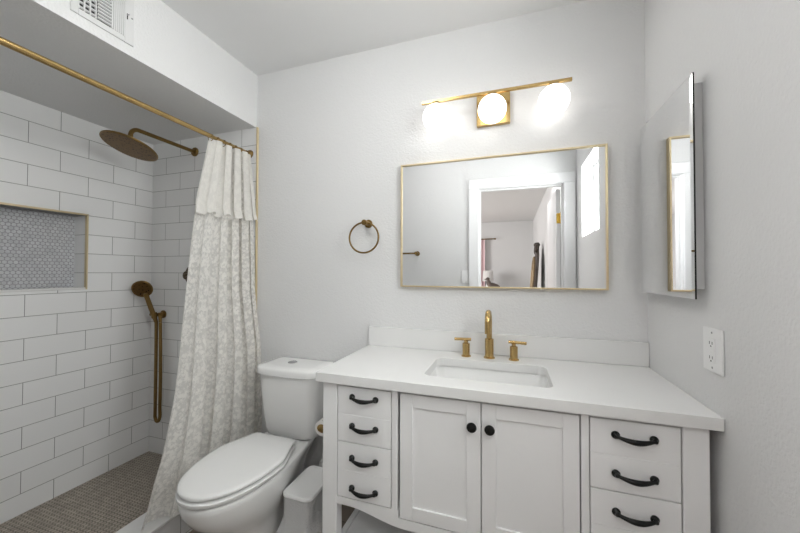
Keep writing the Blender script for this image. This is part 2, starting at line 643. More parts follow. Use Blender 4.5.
# right wall with the window opening
WY0, WY1, WZ0, WZ1 = 0.275, 0.80, 1.53, 2.09
bm = B()
box(bm, XR, XR + .15, YN - .12, YB, 0, WZ0)
box(bm, XR, XR + .15, YN - .12, YB, WZ1, ZC)
box(bm, XR, XR + .15, YN - .12, WY0, WZ0, WZ1)
box(bm, XR, XR + .15, WY1, YB, WZ0, WZ1)
struct('wall_right', bm, PAINT, smooth=0)
bm = B()
fx0, fx1, w = XR + .085, XR + .125, .03
box(bm, fx0, fx1, WY0, WY0 + w, WZ0, WZ1, .002)
box(bm, fx0, fx1, WY1 - w, WY1, WZ0, WZ1, .002)
box(bm, fx0, fx1, WY0 + w, WY1 - w, WZ0, WZ0 + w, .002)
box(bm, fx0, fx1, WY0 + w, WY1 - w, WZ1 - w, WZ1, .002)
ym = (WY0 + WY1) / 2
box(bm, fx0, fx1, ym - .016, ym + .016, WZ0 + w, WZ1 - w, .002)
win = struct('window_1', bm, GREYMETAL)
bm = B(); box(bm, XR + .103, XR + .107, WY0 + w, ym - .016, WZ0 + w, WZ1 - w)
box(bm, XR + .103, XR + .107, ym + .016, WY1 - w, WZ0 + w, WZ1 - w)
obj('window_pane', bm, WGLASS, win, smooth=0)

# near wall with the doorway the camera looks out of
bm = B()
box(bm, XS, DL - .02, YN - .12, YN, 0, ZC)
box(bm, DR + .02, XR, YN - .12, YN, 0, ZC)
box(bm, DL - .02, DR + .02, YN - .12, YN, DT + .02, ZC)
struct('wall_near', bm, PAINT, smooth=0)
bm = B()                                                     # jamb lining and casing
box(bm, DL - .02, DL, YN - .12, YN, 0, DT + .02)
box(bm, DR, DR + .02, YN - .12, YN, 0, DT + .02)
box(bm, DL, DR, YN - .12, YN, DT, DT + .02)
box(bm, DL, DL + .012, YN - .075, YN - .035, 0, DT - .012)   # stop
box(bm, DR - .012, DR, YN - .075, YN - .035, 0, DT - .012)
box(bm, DL, DR, YN - .075, YN - .035, DT - .012, DT)
struct('trim_6', bm, TRIM_PAINT)
bm = B()
for (a, b_) in ((YN, YN + .016), (YN - .136, YN - .12)):
    box(bm, DL - .092, DL - .004, a, b_, 0, DT + .004, .003)
    box(bm, DR + .004, min(DR + .092, XR - .002), a, b_, 0, DT + .004, .003)
    box(bm, DL - .092, min(DR + .092, XR - .002), a, b_, DT + .004, DT + .092, .003)
struct('trim_7', bm, TRIM_PAINT)
# bedroom shell
bm = B(); box(bm, BX0 - .1, BX1 + .1, BY - .1, YN - .12, -.08, 0); struct('floor_bedroom', bm, CARPET, smooth=0)
bm = B(); box(bm, BX0 - .1, BX1 + .1, BY - .1, YN - .12, ZC, ZC + .08); struct('ceiling_bedroom', bm, CEIL_PAINT, smooth=0)
bm = B(); box(bm, BX0 - .1, BX0, BY, YN - .12, 0, ZC); struct('wall_bedroom_left', bm, PAINT, smooth=0)
bm = B(); box(bm, BX1, BX1 + .1, BY, YN - .136, 0, ZC); struct('wall_bedroom_right', bm, PAINT, smooth=0)
bm = B(); box(bm, BX0, XS, YN - .16, YN - .12, 0, ZC); struct('wall_bedroom_near', bm, PAINT, smooth=0)
bm = B(); box(bm, BX0 - .1, BX1 + .1, BY - .1, BY, 0, ZC)
struct('wall_bedroom_far', bm, PAINT, smooth=0)

# bedroom door, opened flat against the bedroom wall
bm = B()
dx0, dx1, dy0, dy1 = .388, .423, -.80, -.078
box(bm, dx0, dx1, dy0, dy1, .01, DT - .015, .002)
for (z0, z1) in ((.25, .95), (1.08, 1.80)):
    box(bm, dx0 - .004, dx0 + .002, dy0 + .12, dy1 - .12, z0, z1, .003)
door = struct('door_1', bm, TRIM_PAINT)
for z in (1.74, .28):
    bm = B()
    lathe(bm, (dx1 + .001, -.068, z - .045), (0, 0, 1), [(0, 0), (0, .007), (.09, .007), (.09, 0)], 14)
    lathe(bm, (dx1 + .001, -.068, z - .052), (0, 0, 1), [(0, 0.002), (.003, .006), (.007, .006), (.007, 0)], 14)
    lathe(bm, (dx1 + .001, -.068, z + .045), (0, 0, 1), [(0, 0), (0, .006), (.005, .006), (.009, 0.002)], 14)
    box(bm, dx0 + .004, dx1, -.0755, -.0725, z - .045, z + .045)
    obj('door_hinge', bm, BRIGHT_BRASS, door, label='polished brass hinge')
bm = B()
lathe(bm, (dx0, dy0 + .065, .98), (-1, 0, 0), [(0, 0), (0, .03), (.008, .03), (.01, .012), (.03, .012), (.04, .026), (.055, .027), (.064, .018), (.066, 0)])
obj('door_knob', bm, BRIGHT_BRASS, door)

# ------------------------------------------------------------------ vanity cabinet
YC = 1.12                                   # front plane of the cabinet
VL, VR, VB = -0.687, 0.509, 1.598
CT, CB = 0.868, 0.833
van = thing('vanity_cabinet', 'white painted bathroom vanity cabinet with drawers and two doors under the sink', 'cabinet', (-0.09, 1.36, 0))
for (x0, x1) in ((VL, -.626), (.448, VR)):
    for (y0, y1) in ((YC, YC + .045), (VB - .045, VB)):
        bm = B(); box(bm, x0, x1, y0, y1, 0, CB - .001, .0025); obj('leg', bm, VANITY, van)
for x in (-.406, .198):
    bm = B(); box(bm, x, x + .022, YC + .001, YC + .04, .39, CB - .002, .0015); obj('stile', bm, VANITY, van)
bm = B(); box(bm, -.626, .448, YC + .004, YC + .03, .822, CB - .002, .001); obj('top_rail', bm, VANITY, van)
for (x0, x1) in ((-.675, -.655), (.478, .498)):
    bm = B(); box(bm, x0, x1, YC + .045, VB - .045, .36, CB - .002, .001); obj('side_panel', bm, VANITY, van)
bm = B(); box(bm, -.655, .478, VB - .02, VB - .008, .36, CB - .09); obj('back_panel', bm, VANITY, van)
bm = B(); box(bm, -.655, .478, YC + .045, VB - .02, .392, .404); obj('bottom_panel', bm, VANITY, van)


def apron_z(x):
    c = -.089
    d = abs(x - c)
    t = min(1, max(0, (d - .27) / .22))
    t = t * t * (3 - 2 * t)
    return .345 + .033 * t


bm = B()
n = 60
xs = [-.626 + (1.074) * i / n for i in range(n + 1)]
pts = [(x, apron_z(x)) for x in xs] + [(.448, .406), (.196, .406), (.196, .379), (-.380, .379), (-.380, .406), (-.626, .406)]
prism_xz(bm, pts, YC + .002, YC + .024)
obj('apron', bm, VANITY, van, smooth=20)


def pull(bm, xc, z, y):
    w = .047
    for s in (-1, 1):
        lathe(bm, (xc + s * w, y, z), (0, -1, 0), [(0, 0), (0, .0105), (.004, .0115), (.008, .0095), (.011, .006), (.018, .005), (.020, 0.003), (.0205, 0)], 16)
    P, R = [], []
    for i in range(17):
        t = i / 16
        s = math.sin(PI * t)
        P.append((xc - w + 2 * w * t, y - .012 - .013 * s ** .7, z - .0055 * s ** 1.2))
        R.append(.0048 + .0030 * s ** 2 + (.003 if i in (0, 16) else 0))
    tube(bm, P, R, 12)


def drawer(x0, x1, z0, z1, pulls):
    bm = B()
    zm = (z0 + z1) / 2
    # one front with a shallow groove across the middle, so it reads as two
    box(bm, x0, x1, YC + .001, YC + .02, z0, zm - .0004, .0012)
    box(bm, x0, x1, YC + .001, YC + .02, zm + .0004, z1, .0012)
    box(bm, x0 + .002, x1 - .002, YC + .0025, YC + .019, z0 + .01, z1 - .01)
    d = obj('drawer', bm, VANITY, van)
    for z in pulls:
        bm = B(); pull(bm, (x0 + x1) / 2 + .001, z, YC + .001)
        obj('handle', bm, BLACK, d, label='black arched pull')
    return d


drawer(-.622, -.4085, .6155, .8205, (.785, .678))
drawer(-.622, -.4085, .4085, .6125, (.560, .450))
for (z0, z1, pl) in ((.6155, .8205, (.779, .668)), (.4085, .6125, (.558, .450))):
    drawer(.2225, .4445, z0, z1, pl)


def cab_door(x0, x1, kx):
    bm = B()
    z0, z1, y0, y1, fw = .382, .8205, YC + .001, YC + .021, .046
    box(bm, x0, x0 + fw, y0, y1, z0, z1, .0012)
    box(bm, x1 - fw, x1, y0, y1, z0, z1, .0012)
    box(bm, x0 + fw, x1 - fw, y0, y1, z1 - fw, z1, .0012)
    box(bm, x0 + fw, x1 - fw, y0, y1, z0, z0 + fw, .0012)
    d = obj('door', bm, VANITY, van)
    bm = B(); box(bm, x0 + fw - .006, x1 - fw + .006, y0 + .006, y1 - .004, z0 + fw - .006, z1 - fw + .006)
    obj('door_panel', bm, VANITY, d)
    bm = B()
    lathe(bm, (kx, y0, .744), (0, -1, 0), [(0, 0), (0, .008), (.004, .0065), (.009, .0065), (.012, .0145), (.018, .0165), (.023, .0145), (.026, .008), (.027, 0)], 24)
    obj('knob', bm, BLACK, d, label='round black knob')


cab_door(-.3745, -.0955, -.123)
cab_door(-.0925, .1945, -.066)
bm = B()
sh = .165
box(bm, -.665, .488, YC + .03, YC + .07, sh, sh + .022, .002)
box(bm, -.665, .488, VB - .05, VB - .012, sh, sh + .022, .002)
for x in (-.668, .470):
    box(bm, x, x + .024, YC + .065, VB - .055, sh, sh + .022, .002)
box(bm, -.6425, .4685, YC + .065, VB - .045, sh + .004, sh + .018, .0015)
obj('lower_shelf', bm, SHELF, van)

# ------------------------------------------------------------------ worktop, sink, tap
ctop = thing('countertop', 'white quartz countertop over the vanity cabinet', 'countertop', (-0.09, 1.36, CB))
CX0, CX1, CY0, CY1 = -.7075, XR - .0015, 1.0995, YB - .001
SX0, SX1, SY0, SY1 = -.312, .134, 1.200, 1.470
inner = [(p.x, p.y) for p in rrect((SX0 + SX1) / 2, (SY0 + SY1) / 2, (SX1 - SX0) / 2, (SY1 - SY0) / 2, .035, 0, 8)]
bm = B()
slab_hole(bm, [(CX0, CY0), (CX1, CY0), (CX1, CY1), (CX0, CY1)], inner, CB, CT)
top = obj('worktop', bm, QUARTZ, ctop, smooth=30)
mod = top.modifiers.new('edge', 'BEVEL'); mod.width = .0018; mod.segments = 2; mod.limit_method = 'ANGLE'; mod.angle_limit = 1.0; mod.harden_normals = True
bm = B(); box(bm, CX0, CX1, YB - .0185, CY1, CT + .0004, .9665, .0015)
tag(obj('backsplash', bm, QUARTZ), 'low white quartz backsplash strip along the wall behind the faucet', 'backsplash')

sink = thing('sink', 'white rectangular undermount ceramic sink set in the countertop', 'sink', (-0.094, 1.336, .68))
cx, cy = (SX0 + SX1) / 2, (SY0 + SY1) / 2
hx, hy = (SX1 - SX0) / 2, (SY1 - SY0) / 2
bm = B()
rings = []
for (g, z, r) in ((.022, CB - .001, .05), (.006, CB - .001, .038), (.005, CB - .006, .038), (-.004, CB - .04, .04), (-.012, .735, .045), (-.022, .715, .05), (-.05, .706, .06), (-.11, .702, .02), (-.125, .7015, .005)):
    rings.append(rrect(cx, cy, hx + g, hy + g, max(r, .004), z, 8))
for (g, z, r) in ((-.11, .694, .02), (-.02, .697, .06), (.004, .72, .055), (.012, CB - .02, .05), (.022, CB - .014, .05)):
    rings.append(rrect(cx, cy, hx + g, hy + g, r, z, 8))
vr = loft(bm, rings[:9], cap0=False)
vr2 = loft(bm, rings[9:], cap1=False)
for a_, b_ in ((vr2[-1], vr[0]),):
    for j in range(len(a_)):
        k = (j + 1) % len(a_)
        bm.faces.new((a_[j], a_[k], b_[k], b_[j]))
obj('basin', bm, CERAMIC, sink, smooth=50)
bm = B()
lathe(bm, (cx, cy, .7018), (0, 0, 1), [(0, 0), (0, .022), (.002, .022), (.003, .018), (.001, .014), (.004, .012), (.005, 0)])
obj('drain', bm, BRASS, sink)

fau = thing('faucet', 'brushed gold widespread faucet standing behind the sink', 'faucet', (-.092, 1.535, CT))
bm = B()
fx, fy = -.0925, 1.537
lathe(bm, (fx, fy, CT), (0, 0, 1), [(0, 0), (0, .0245), (.004, .0245), (.006, .019), (.085, .019), (.0865, .0165), (.0872, .0125)], 32)
P = [(fx, fy, CT + .08)]
P += [(fx, fy, CT + .08 + .085 * i / 6) for i in range(1, 7)]
R_ = .052
for i in range(1, 15):
    a = PI * i / 14
    P.append((fx, fy - R_ + R_ * math.cos(a), CT + .165 + R_ * .82 * math.sin(a)))
P.append((fx, fy - 2 * R_, CT + .145))
P.append((fx, fy - 2 * R_, CT + .125))
tube(bm, P, .0122, 20)
obj('spout', bm, BRASS, fau)
for s, x in ((-1, -.1945), (1, .0115)):
    bm = B()
    y = 1.533
    lathe(bm, (x, y, CT), (0, 0, 1), [(0, 0), (0, .0215), (.004, .0215), (.006, .0165), (.058, .0165), (.060, .0145), (.0605, .009), (.072, .009), (.072, 0)], 28)
    hnd = obj('tap_handle', bm, BRASS, fau)
    bm = B()
    d = Vector((s * .985, -.17, 0))
    c = Vector((x, y, CT + .077))
    tube(bm, [c - d * .0225, c - d * .022, c + d * .0525, c + d * .053], [.005, .0068, .0068, .005], 16)
    obj('lever', bm, BRASS, hnd)

# ------------------------------------------------------------------ wall mirror
MX0, MX1, MZ0, MZ1 = -.5305, .3885, 1.1765, 1.795
mir = thing('wall_mirror', 'large rectangular wall mirror in a thin gold frame above the vanity', 'mirror', (-.07, YB, 1.1765))
bm = B()
fw, y0, y1 = .007, YB - .028, YB - .0005
box(bm, MX0, MX0 + fw, y0, y1, MZ0, MZ1, .001)
box(bm, MX1 - fw, MX1, y0, y1, MZ0, MZ1, .001)
box(bm, MX0 + fw, MX1 - fw, y0, y1, MZ0, MZ0 + fw, .001)
box(bm, MX0 + fw, MX1 - fw, y0, y1, MZ1 - fw, MZ1, .001)
obj('frame', bm, PALE_BRASS, mir)
bm = B(); box(bm, MX0 + fw, MX1 - fw, YB - .019, YB - .012, MZ0 + fw, MZ1 - fw)
obj('mirror_glass', bm, MIRROR, mir, smooth=0)

# ------------------------------------------------------------------ vanity light
lamp = thing('vanity_light', 'gold bar wall light with three lit round white globes above the mirror', 'wall light', (-.0765, YB, 2.015))
LY = 1.535
bm = B(); box(bm, -.152, -.001, YB - .022, YB - .0005, 1.943, 2.088, .002)
plate = obj('back_plate', bm, BRASS, lamp)
bm = B(); tube(bm, [(-.0765, YB - .02, 2.064), (-.0765, LY, 2.064)], .007, 14)
box(bm, -.405, .247, LY - .0065, LY + .0065, 2.058, 2.071, .001)
obj('bar', bm, BRASS, lamp)
for x in (-.336, -.078, .177):
    bm = B()
    lathe(bm, (x, LY, 2.0578), (0, 0, -1), [(0, 0), (0, .019), (.010, .021), (.0125, .021), (.0125, 0)], 24)
    obj('socket_cup', bm, BRASS, lamp)
    bm = B(); ball(bm, (x, LY, 1.988), .0625, 40)
    obj('globe', bm, GLOBE, lamp, label='lit white glass globe')

# ------------------------------------------------------------------ added ceiling lights for fill, out of view (bathroom, and bedroom just outside the door)
def ceiling_fill_light(x, y, strength, label):
    cl = thing('ceiling_fill_light', label, 'fill light', (x, y, ZC))
    bm = B(); lathe(bm, (x, y, ZC - .0005), (0, 0, -1), [(0, 0), (0, .17), (.02, .17), (.024, .16), (.024, 0)], 40)
    obj('mounting_plate', bm, PLASTIC, cl)
    bm = B(); lathe(bm, (x, y, ZC - .024), (0, 0, -1), [(0, .155), (.03, .153), (.07, .13), (.09, .08), (.095, 0)], 40)
    obj('diffuser', bm, emit_mat('lit_diffuser', (1.0, 0.99, 0.975, 1), strength), cl)


ceiling_fill_light(-.55, .72, CEILING_FILL_POWER, 'added unseen fill light, round white dome in the middle of the bathroom ceiling')
ceiling_fill_light(.15, -.8, HALL_FILL_POWER, 'added unseen fill light, round white dome in the bedroom just outside the doorway')

# ------------------------------------------------------------------ towel ring
ring = thing('towel_ring', 'brass towel ring on the wall between shower curtain and mirror', 'towel ring', (-.718, YB, 1.505))
tx, tz = -.718, 1.507
bm = B()
lathe(bm, (tx, YB - .0005, tz), (0, -1, 0), [(0, 0), (0, .0225), (.005, .0225), (.007, .011), (.04, .011), (.044, .0145), (.062, .0145), (.063, .012), (.0635, 0)], 28)
obj('wall_post', bm, DARK_BRASS, ring)
bm = B()
torus(bm, (tx - .004, YB - .053, tz - .078), .079, .0048, (1, .1, 0), (0, .04, 1))
obj('hoop', bm, DARK_BRASS, ring)

# ------------------------------------------------------------------ medicine cabinet on the right wall
med = thing('medicine_cabinet', 'shallow medicine cabinet with a mirrored door on the right wall beside the large mirror', 'cabinet', (XR, 1.345, 1.18))
ax, ay0, ay1, az0, az1 = .4955, 1.160, 1.567, 1.175, 1.828
bm = B(); box(bm, ax + .006, XR - .0005, ay0 + .026, ay1 - .026, az0 + .028, az1 - .020, .001)
obj('cabinet_body', bm, STEEL, med)
bm = B()
bv = .013
# bevelled mirror: flat centre, edges sloping back
o_ = [Vector((ax + .0016, y, z)) for y, z in ((ay0, az0), (ay1, az0), (ay1, az1), (ay0, az1))]
i_ = [Vector((ax, y, z)) for y, z in ((ay0 + bv, az0 + bv), (ay1 - bv, az0 + bv), (ay1 - bv, az1 - bv), (ay0 + bv, az1 - bv))]
bk = [Vector((ax + .0058, y, z)) for y, z in ((ay0, az0), (ay1, az0), (ay1, az1), (ay0, az1))]
loft(bm, [bk, o_, i_])
dr = obj('mirror_door', bm, MIRROR, med, smooth=0)
dr.data.materials.append(EDGE)
for p in dr.data.polygons:
    if abs(p.normal.x) < .05:
        p.material_index = 1

# ------------------------------------------------------------------ outlet
out = thing('power_outlet', 'white rectangular power outlet on the right wall above the countertop', 'outlet', (XR, 1.1435, 1.037))
oy0, oy1, oz0, oz1 = 1.098, 1.190, .976, 1.098
bm = B(); box(bm, XR - .006, XR - .0003, oy0, oy1, oz0, oz1, .0025); obj('cover_plate', bm, PLASTIC, out)
oc, om = (oy0 + oy1) / 2, (oz0 + oz1) / 2
bm = B(); box(bm, XR - .0085, XR - .005, oc - .0165, oc + .0165, om - .033, om + .033, .001)
rec = obj('receptacle', bm, PLASTIC, out)
for s in (-1, 1):
    bm = B()
    for dy in (-.0065, .0065):
        box(bm, XR - .0089, XR - .0083, oc + dy - .001, oc + dy + .001, om + s * .02 - .004, om + s * .02 + .004)
    lathe(bm, (XR - .0083, oc, om + s * .02 - .0095), (-1, 0, 0), [(0, 0), (0, .0024), (.0006, .0024), (.0006, 0)], 12)
    obj('socket_slots', bm, DARK, rec)
for z in (-.006, .006):
    bm = B()
    box(bm, XR - .0095, XR - .0083, oc - .006, oc + .006, om + z - .0035, om + z + .0035, .0004)
    obj('test_button', bm, PLASTIC, rec)
for z in (-.048, .048):
    bm = B(); lathe(bm, (XR - .0058, oc, om + z), (-1, 0, 0), [(0, 0), (0, .0032), (.0008, .0028), (.001, 0)], 12)
    obj('screw', bm, CHROME, out)

# ------------------------------------------------------------------ toilet
TX = -1.093
toi = thing('toilet', 'white two-piece toilet with closed lid between shower and vanity', 'toilet', (TX, 1.25, 0))


def egg(hw, yf, yb, hb, z, n=28, ym=None, x=TX, rb=None):
    """toilet outline: elliptical nose, straight taper to a rounded back"""
    ym = ym if ym is not None else yf + (yb - yf) * .5
    pts = []
    for i in range(n + 1):
        a = PI * i / n                       # from +x over the nose to -x
        c, s = math.cos(a), math.sin(a)
        pts.append((x + hw * math.copysign(abs(c) ** .92, c), ym - (ym - yf) * abs(s) ** .96))
    rb = rb if rb else min(.06, hb * .6)
    side = []
    m = 10
    for i in range(1, m + 1):                # left side back to the rear corner
        t = i / m
        w = hw + (hb - hw) * (t * t * (3 - 2 * t) * .6 + t * t * .4)
        side.append((w, ym + (yb - rb - ym) * t))
    left = [(x - w, y) for w, y in side]
    right = [(x + w, y) for w, y in reversed(side)]
    cl, cr = [], []
    for i in range(1, 7):
        a = PI / 2 * i / 6
        cl.append((x - (hb - rb) - rb * math.cos(a), yb - rb + rb * math.sin(a)))
    cr = [(2 * x - px_, py_) for px_, py_ in reversed(cl)]
    return [Vector((p[0], p[1], z)) for p in pts + left + cl + cr + right]


bm = B()
rings = [egg(.112, 1.075, 1.50, .10, 0, ym=1.22), egg(.112, 1.075, 1.50, .10, .025, ym=1.22), egg(.102, 1.085, 1.50, .092, .05, ym=1.22),
         egg(.098, 1.085, 1.50, .09, .12, ym=1.22), egg(.103, 1.065, 1.50, .088, .17, ym=1.2), egg(.120, 1.02, 1.50, .085, .215, ym=1.19),
         egg(.143, .965, 1.51, .085, .26, ym=1.18), egg(.160, .922, 1.53, .09, .305, ym=1.175), egg(.169, .898, 1.56, .10, .345, ym=1.17),
         egg(.173, .888, 1.585, .118, .378, ym=1.17), egg(.174, .885, 1.59, .125, .398, ym=1.17), egg(.170, .889, 1.588, .122, .404, ym=1.17)]
loft(bm, rings)
obj('bowl', bm, CERAMIC, toi, smooth=60)
bm = B()
K = dict(ym=1.17, rb=.035)
loft(bm, [egg(.150, .91, 1.33, .10, .4035, **K), egg(.150, .91, 1.33, .10, .4105, **K), egg(.172, .883, 1.351, .124, .4105, **K), egg(.176, .879, 1.353, .128, .4135, **K),
          egg(.177, .878, 1.353, .128, .4255, **K), egg(.173, .882, 1.350, .124, .4290, **K)])
obj('seat', bm, SEATPL, toi, smooth=50)
bm = B()
loft(bm, [egg(.150, .91, 1.33, .10, .4285, **K), egg(.150, .91, 1.33, .10, .4355, **K), egg(.168, .888, 1.35, .122, .4355, **K), egg(.172, .883, 1.354, .126, .4385, **K), egg(.173, .882, 1.355, .127, .4465, **K), egg(.169, .886, 1.351, .123, .4515, **K),
          egg(.156, .902, 1.34, .112, .4538, **K), egg(.115, .96, 1.30, .085, .4552, **K), egg(.05, 1.07, 1.23, .04, .4558, ym=1.17, rb=.02)])
obj('seat_lid', bm, SEATPL, toi, smooth=50)
for s in (-1, 1):
    bm = B()
    tube(bm, [(TX + s * .075 - .025, 1.372, .424), (TX + s * .075 + .025, 1.372, .424)], .0115, 16)
    box(bm, TX + s * .075 - .016, TX + s * .075 + .016, 1.357, 1.392, .403, .424, .004)
    obj('hinge', bm, SEATPL, toi)
tk = 1.505
bm = B()
rings = []
for (hx_, y0_, z, r) in ((.125, 1.44, .404, .04), (.148, 1.425, .418, .045), (.155, 1.418, .45, .045), (.166, 1.408, .55, .045), (.172, 1.40, .66, .045), (.177, 1.397, .728, .045)):
    y1_ = 1.603
    rings.append(rrect(TX + .015, (y0_ + y1_) / 2, hx_, (y1_ - y0_) / 2, r, z, 8, bulge=.016))
loft(bm, rings)
obj('tank', bm, CERAMIC, toi, smooth=50)
bm = B()
rings = []
for (g, z) in ((-.004, .7285), (.0, .731), (.001, .755), (-.003, .763), (-.012, .768), (-.05, .7705)):
    rings.append(rrect(TX + .015, 1.4955, .185 + g, .110 + g, max(.05 + g, .01), z, 8, bulge=.02))
loft(bm, rings)
tl = obj('tank_lid', bm, CERAMIC, toi, smooth=50)
bm = B()
lathe(bm, (TX - .006, 1.49, .770), (0, 0, 1), [(0, 0), (0, .0245), (.003, .0245), (.0045, .022), (.0045, 0)], 32)
b1 = obj('flush_button', bm, CHROME, toi, label='round chrome flush button')
for s in (-1, 1):
    bm = B()
    lathe(bm, (TX + s * .118, 1.33, .0), (0, 0, 1), [(0, 0), (0, .014), (.012, .013), (.02, .006), (.021, 0)], 16)
    obj('bolt_cap', bm, PLASTIC, toi)

# ------------------------------------------------------------------ waste bin with liner
bn = thing('waste_bin', 'small white plastic waste bin with a clear liner between toilet and vanity', 'waste bin', (-.861, 1.300, 0))
bcx, bcy = -.861, 1.300
bm = B()
loft(bm, [rrect(bcx, bcy, .052, .085, .025, 0.0), rrect(bcx, bcy, .053, .086, .025, .004), rrect(bcx, bcy, .066, .102, .025, .288), rrect(bcx, bcy, .063, .099, .022, .292)])
obj('bin_body', bm, BINPL, bn)
bm = B()
loft(bm, [rrect(bcx, bcy, .070, .108, .027, .292), rrect(bcx, bcy, .073, .111, .028, .295), rrect(bcx, bcy, .073, .111, .028, .304), rrect(bcx, bcy, .070, .108, .026, .3085), rrect(bcx, bcy, .064, .102, .022, .3085), rrect(bcx, bcy, .060, .098, .02, .3055)])
obj('bin_lid', bm, BINPL, bn)
bm = B()
rings = []
nl = 14
base = rrect(bcx, bcy, 1, 1, .3, 0, 8)
for i in range(nl + 1):
    t = i / nl
    z = .294 - .18 * t
    g = .0015 + .004 * t + .030 * max(0, t - .5) ** 1.3 * 2
    rg = rrect(bcx, bcy, .0695 - .006 * t + g, .107 - .006 * t + g, .028, z, 8)
    out_ = []
    for k, p in enumerate(rg):
        a = 2 * PI * k / len(rg)
        wob = (.0055 * math.sin(5 * a + 2 * t) + .004 * math.sin(11 * a - 3 * t)) * (t ** 1.2)
        d = Vector((p.x - bcx, (p.y - bcy) * .6, 0)).normalized()
        q = p + d * max(wob, -.001)
        q.z += (.016 * math.sin(4 * a + .6) + .008 * math.sin(9 * a)) * t ** 2
        out_.append(q)
    rings.append(out_)
loft(bm, rings, False, False)
obj('bin_liner', bm, FILM, bn, smooth=60)

# small canister behind the bin
bm = B()
lathe(bm, (-.925, 1.545, 0), (0, 0, 1), [(0, 0), (0, .036), (.004, .04), (.22, .04), (.246, .038), (.258, .03), (.262, 0)], 28)
can = obj('canister', bm, CANISTER)
tag(can, 'round white canister on the floor behind the waste bin', 'canister')

# ------------------------------------------------------------------ toilet paper
hold = thing('paper_holder', 'brass toilet paper holder on the left side of the vanity', 'paper holder', (-.687, 1.22, .63))
hx0, hz = -.7165, .632
bm = B()
lathe(bm, (-.6752, 1.265, hz), (-1, 0, 0), [(0, 0), (0, .014), (.004, .014), (.006, .006), (.046, .006)], 20)
obj('wall_post', bm, BRASS, hold)
bm = B()
lathe(bm, (hx0, 1.272, hz), (0, -1, 0), [(0, 0), (0, .006), (.118, .006), (.118, .0135), (.124, .0135), (.125, 0)], 20)
obj('roll_bar', bm, BRASS, hold)
rl = thing('toilet_roll', 'small white toilet paper roll on the brass holder beside the vanity', 'toilet roll', (hx0, 1.205, hz))
bm = B()
seg = 40
R0, R1, ya, yb = .017, .030, 1.160, 1.245
rings = [[Vector((hx0 + r * math.cos(2 * PI * k / seg), y, hz - .006 + r * math.sin(2 * PI * k / seg))) for k in range(seg)] for (r, y) in ((R0, ya), (R1, ya), (R1, yb), (R0, yb), (R0, ya))]
loft(bm, rings, False, False)
bmesh.ops.remove_doubles(bm, verts=bm.verts[:], dist=1e-5)
obj('paper', bm, PAPER, rl)
bm = B()
rings = [[Vector((hx0 + r * math.cos(2 * PI * k / seg), y, hz - .006 + r * math.sin(2 * PI * k / seg))) for k in range(seg)] for (r, y) in ((R0 - .0015, ya - .0005), (R0, ya - .0005), (R0, yb + .0005), (R0 - .0015, yb + .0005), (R0 - .0015, ya - .0005))]
loft(bm, rings, False, False)
bmesh.ops.remove_doubles(bm, verts=bm.verts[:], dist=1e-5)
obj('cardboard_core', bm, CARDB, rl)

# ------------------------------------------------------------------ shower fittings
shw = thing('rain_shower', 'large round brass rain shower head on a long wall arm', 'shower head', (-1.954, 1.607, 2.03))
sx, sz = -1.95, 2.03
bm = B()
lathe(bm, (sx, YB - .0085, sz), (0, -1, 0), [(0, 0), (0, .029), (.006, .029), (.012, .024), (.014, .012)], 28)
obj('flange', bm, DARK_BRASS, shw)
P = [(sx, YB - .01, sz), (sx, 1.5, sz), (sx, 1.35, sz), (sx, 1.262, sz)]
for i in range(1, 9):
    a = PI / 2 * i / 8
    P.append((sx, 1.262 - .042 * math.sin(a), sz - .042 + .042 * math.cos(a)))
P += [(sx, 1.22, 1.965)]
bm = B(); tube(bm, P, .0112, 18)
lathe(bm, (sx, 1.22, 1.972), (0, 0, -1), [(0, 0), (0, .014), (.012, .016), (.026, .017), (.030, .024), (.034, .024)], 24)
obj('arm', bm, DARK_BRASS, shw)
bm = B()
hax = Vector((-.07, -.31, -1)).normalized()
hc0 = Vector((sx, 1.225, 1.944))
lathe(bm, hc0, hax, [(0, 0), (0, .03), (.006, .05), (.014, .125), (.018, .129), (.023, .129), (.0245, .127), (.0245, 0)], 56)
hd = obj('head_disc', bm, DARK_BRASS, shw)
bm = B()
lathe(bm, hc0 + hax * .0246, hax, [(0, 0), (0, .124), (.0015, .123), (.0018, 0)], 56)
obj('nozzle_plate', bm, NOZZLE, hd)

hs = thing('hand_shower', 'slim brass hand shower with hose in the shower corner', 'hand shower', (-2.235, YB - .008, .96))
bx, by, bz = -2.214, YB - .008, .964
bm = B()
lathe(bm, (bx, by - .0005, bz), (0, -1, 0), [(0, 0), (0, .026), (.006, .026), (.009, .013), (.034, .013), (.036, 0)], 28)
tube(bm, [(bx + .012, by - .026, bz - .002), (bx - .078, by - .030, bz - .002), (bx - .079, by - .030, bz - .002)], [.011, .011, .006], 16)
hx_, hy_ = bx - .020, by - .047
lathe(bm, (hx_, hy_, bz - .02), (0, -.15, 1), [(0, 0), (0, .016), (.036, .018), (.036, 0)], 20)
tube(bm, [(bx + .008, by - .03, bz - .01), (bx + .016, by - .034, bz - .05)], [.011, .0095], 14)
obj('wall_bracket', bm, DARK_BRASS, hs)
bm = B()
a0 = Vector((hx_ + .006, hy_ + .008, bz - .05))
dirv = Vector((-.10, -.30, 1)).normalized()
P = [a0 + dirv * l for l in (0, .03, .07, .12, .17, .205)]
tube(bm, P, [.0105, .013, .0145, .0145, .014, .015], 18)
obj('handle', bm, DARK_BRASS, hs)
nrm = Vector((.58, -.68, -.36)).normalized()
hc = P[-1] + Vector((-.006, -.014, .030))
bm = B()
lathe(bm, hc - nrm * .020, nrm, [(0, 0), (0, .018), (.006, .038), (.016, .055), (.026, .058), (.029, .055), (.029, 0)], 36)
hd = obj('spray_head', bm, DARK_BRASS, hs)
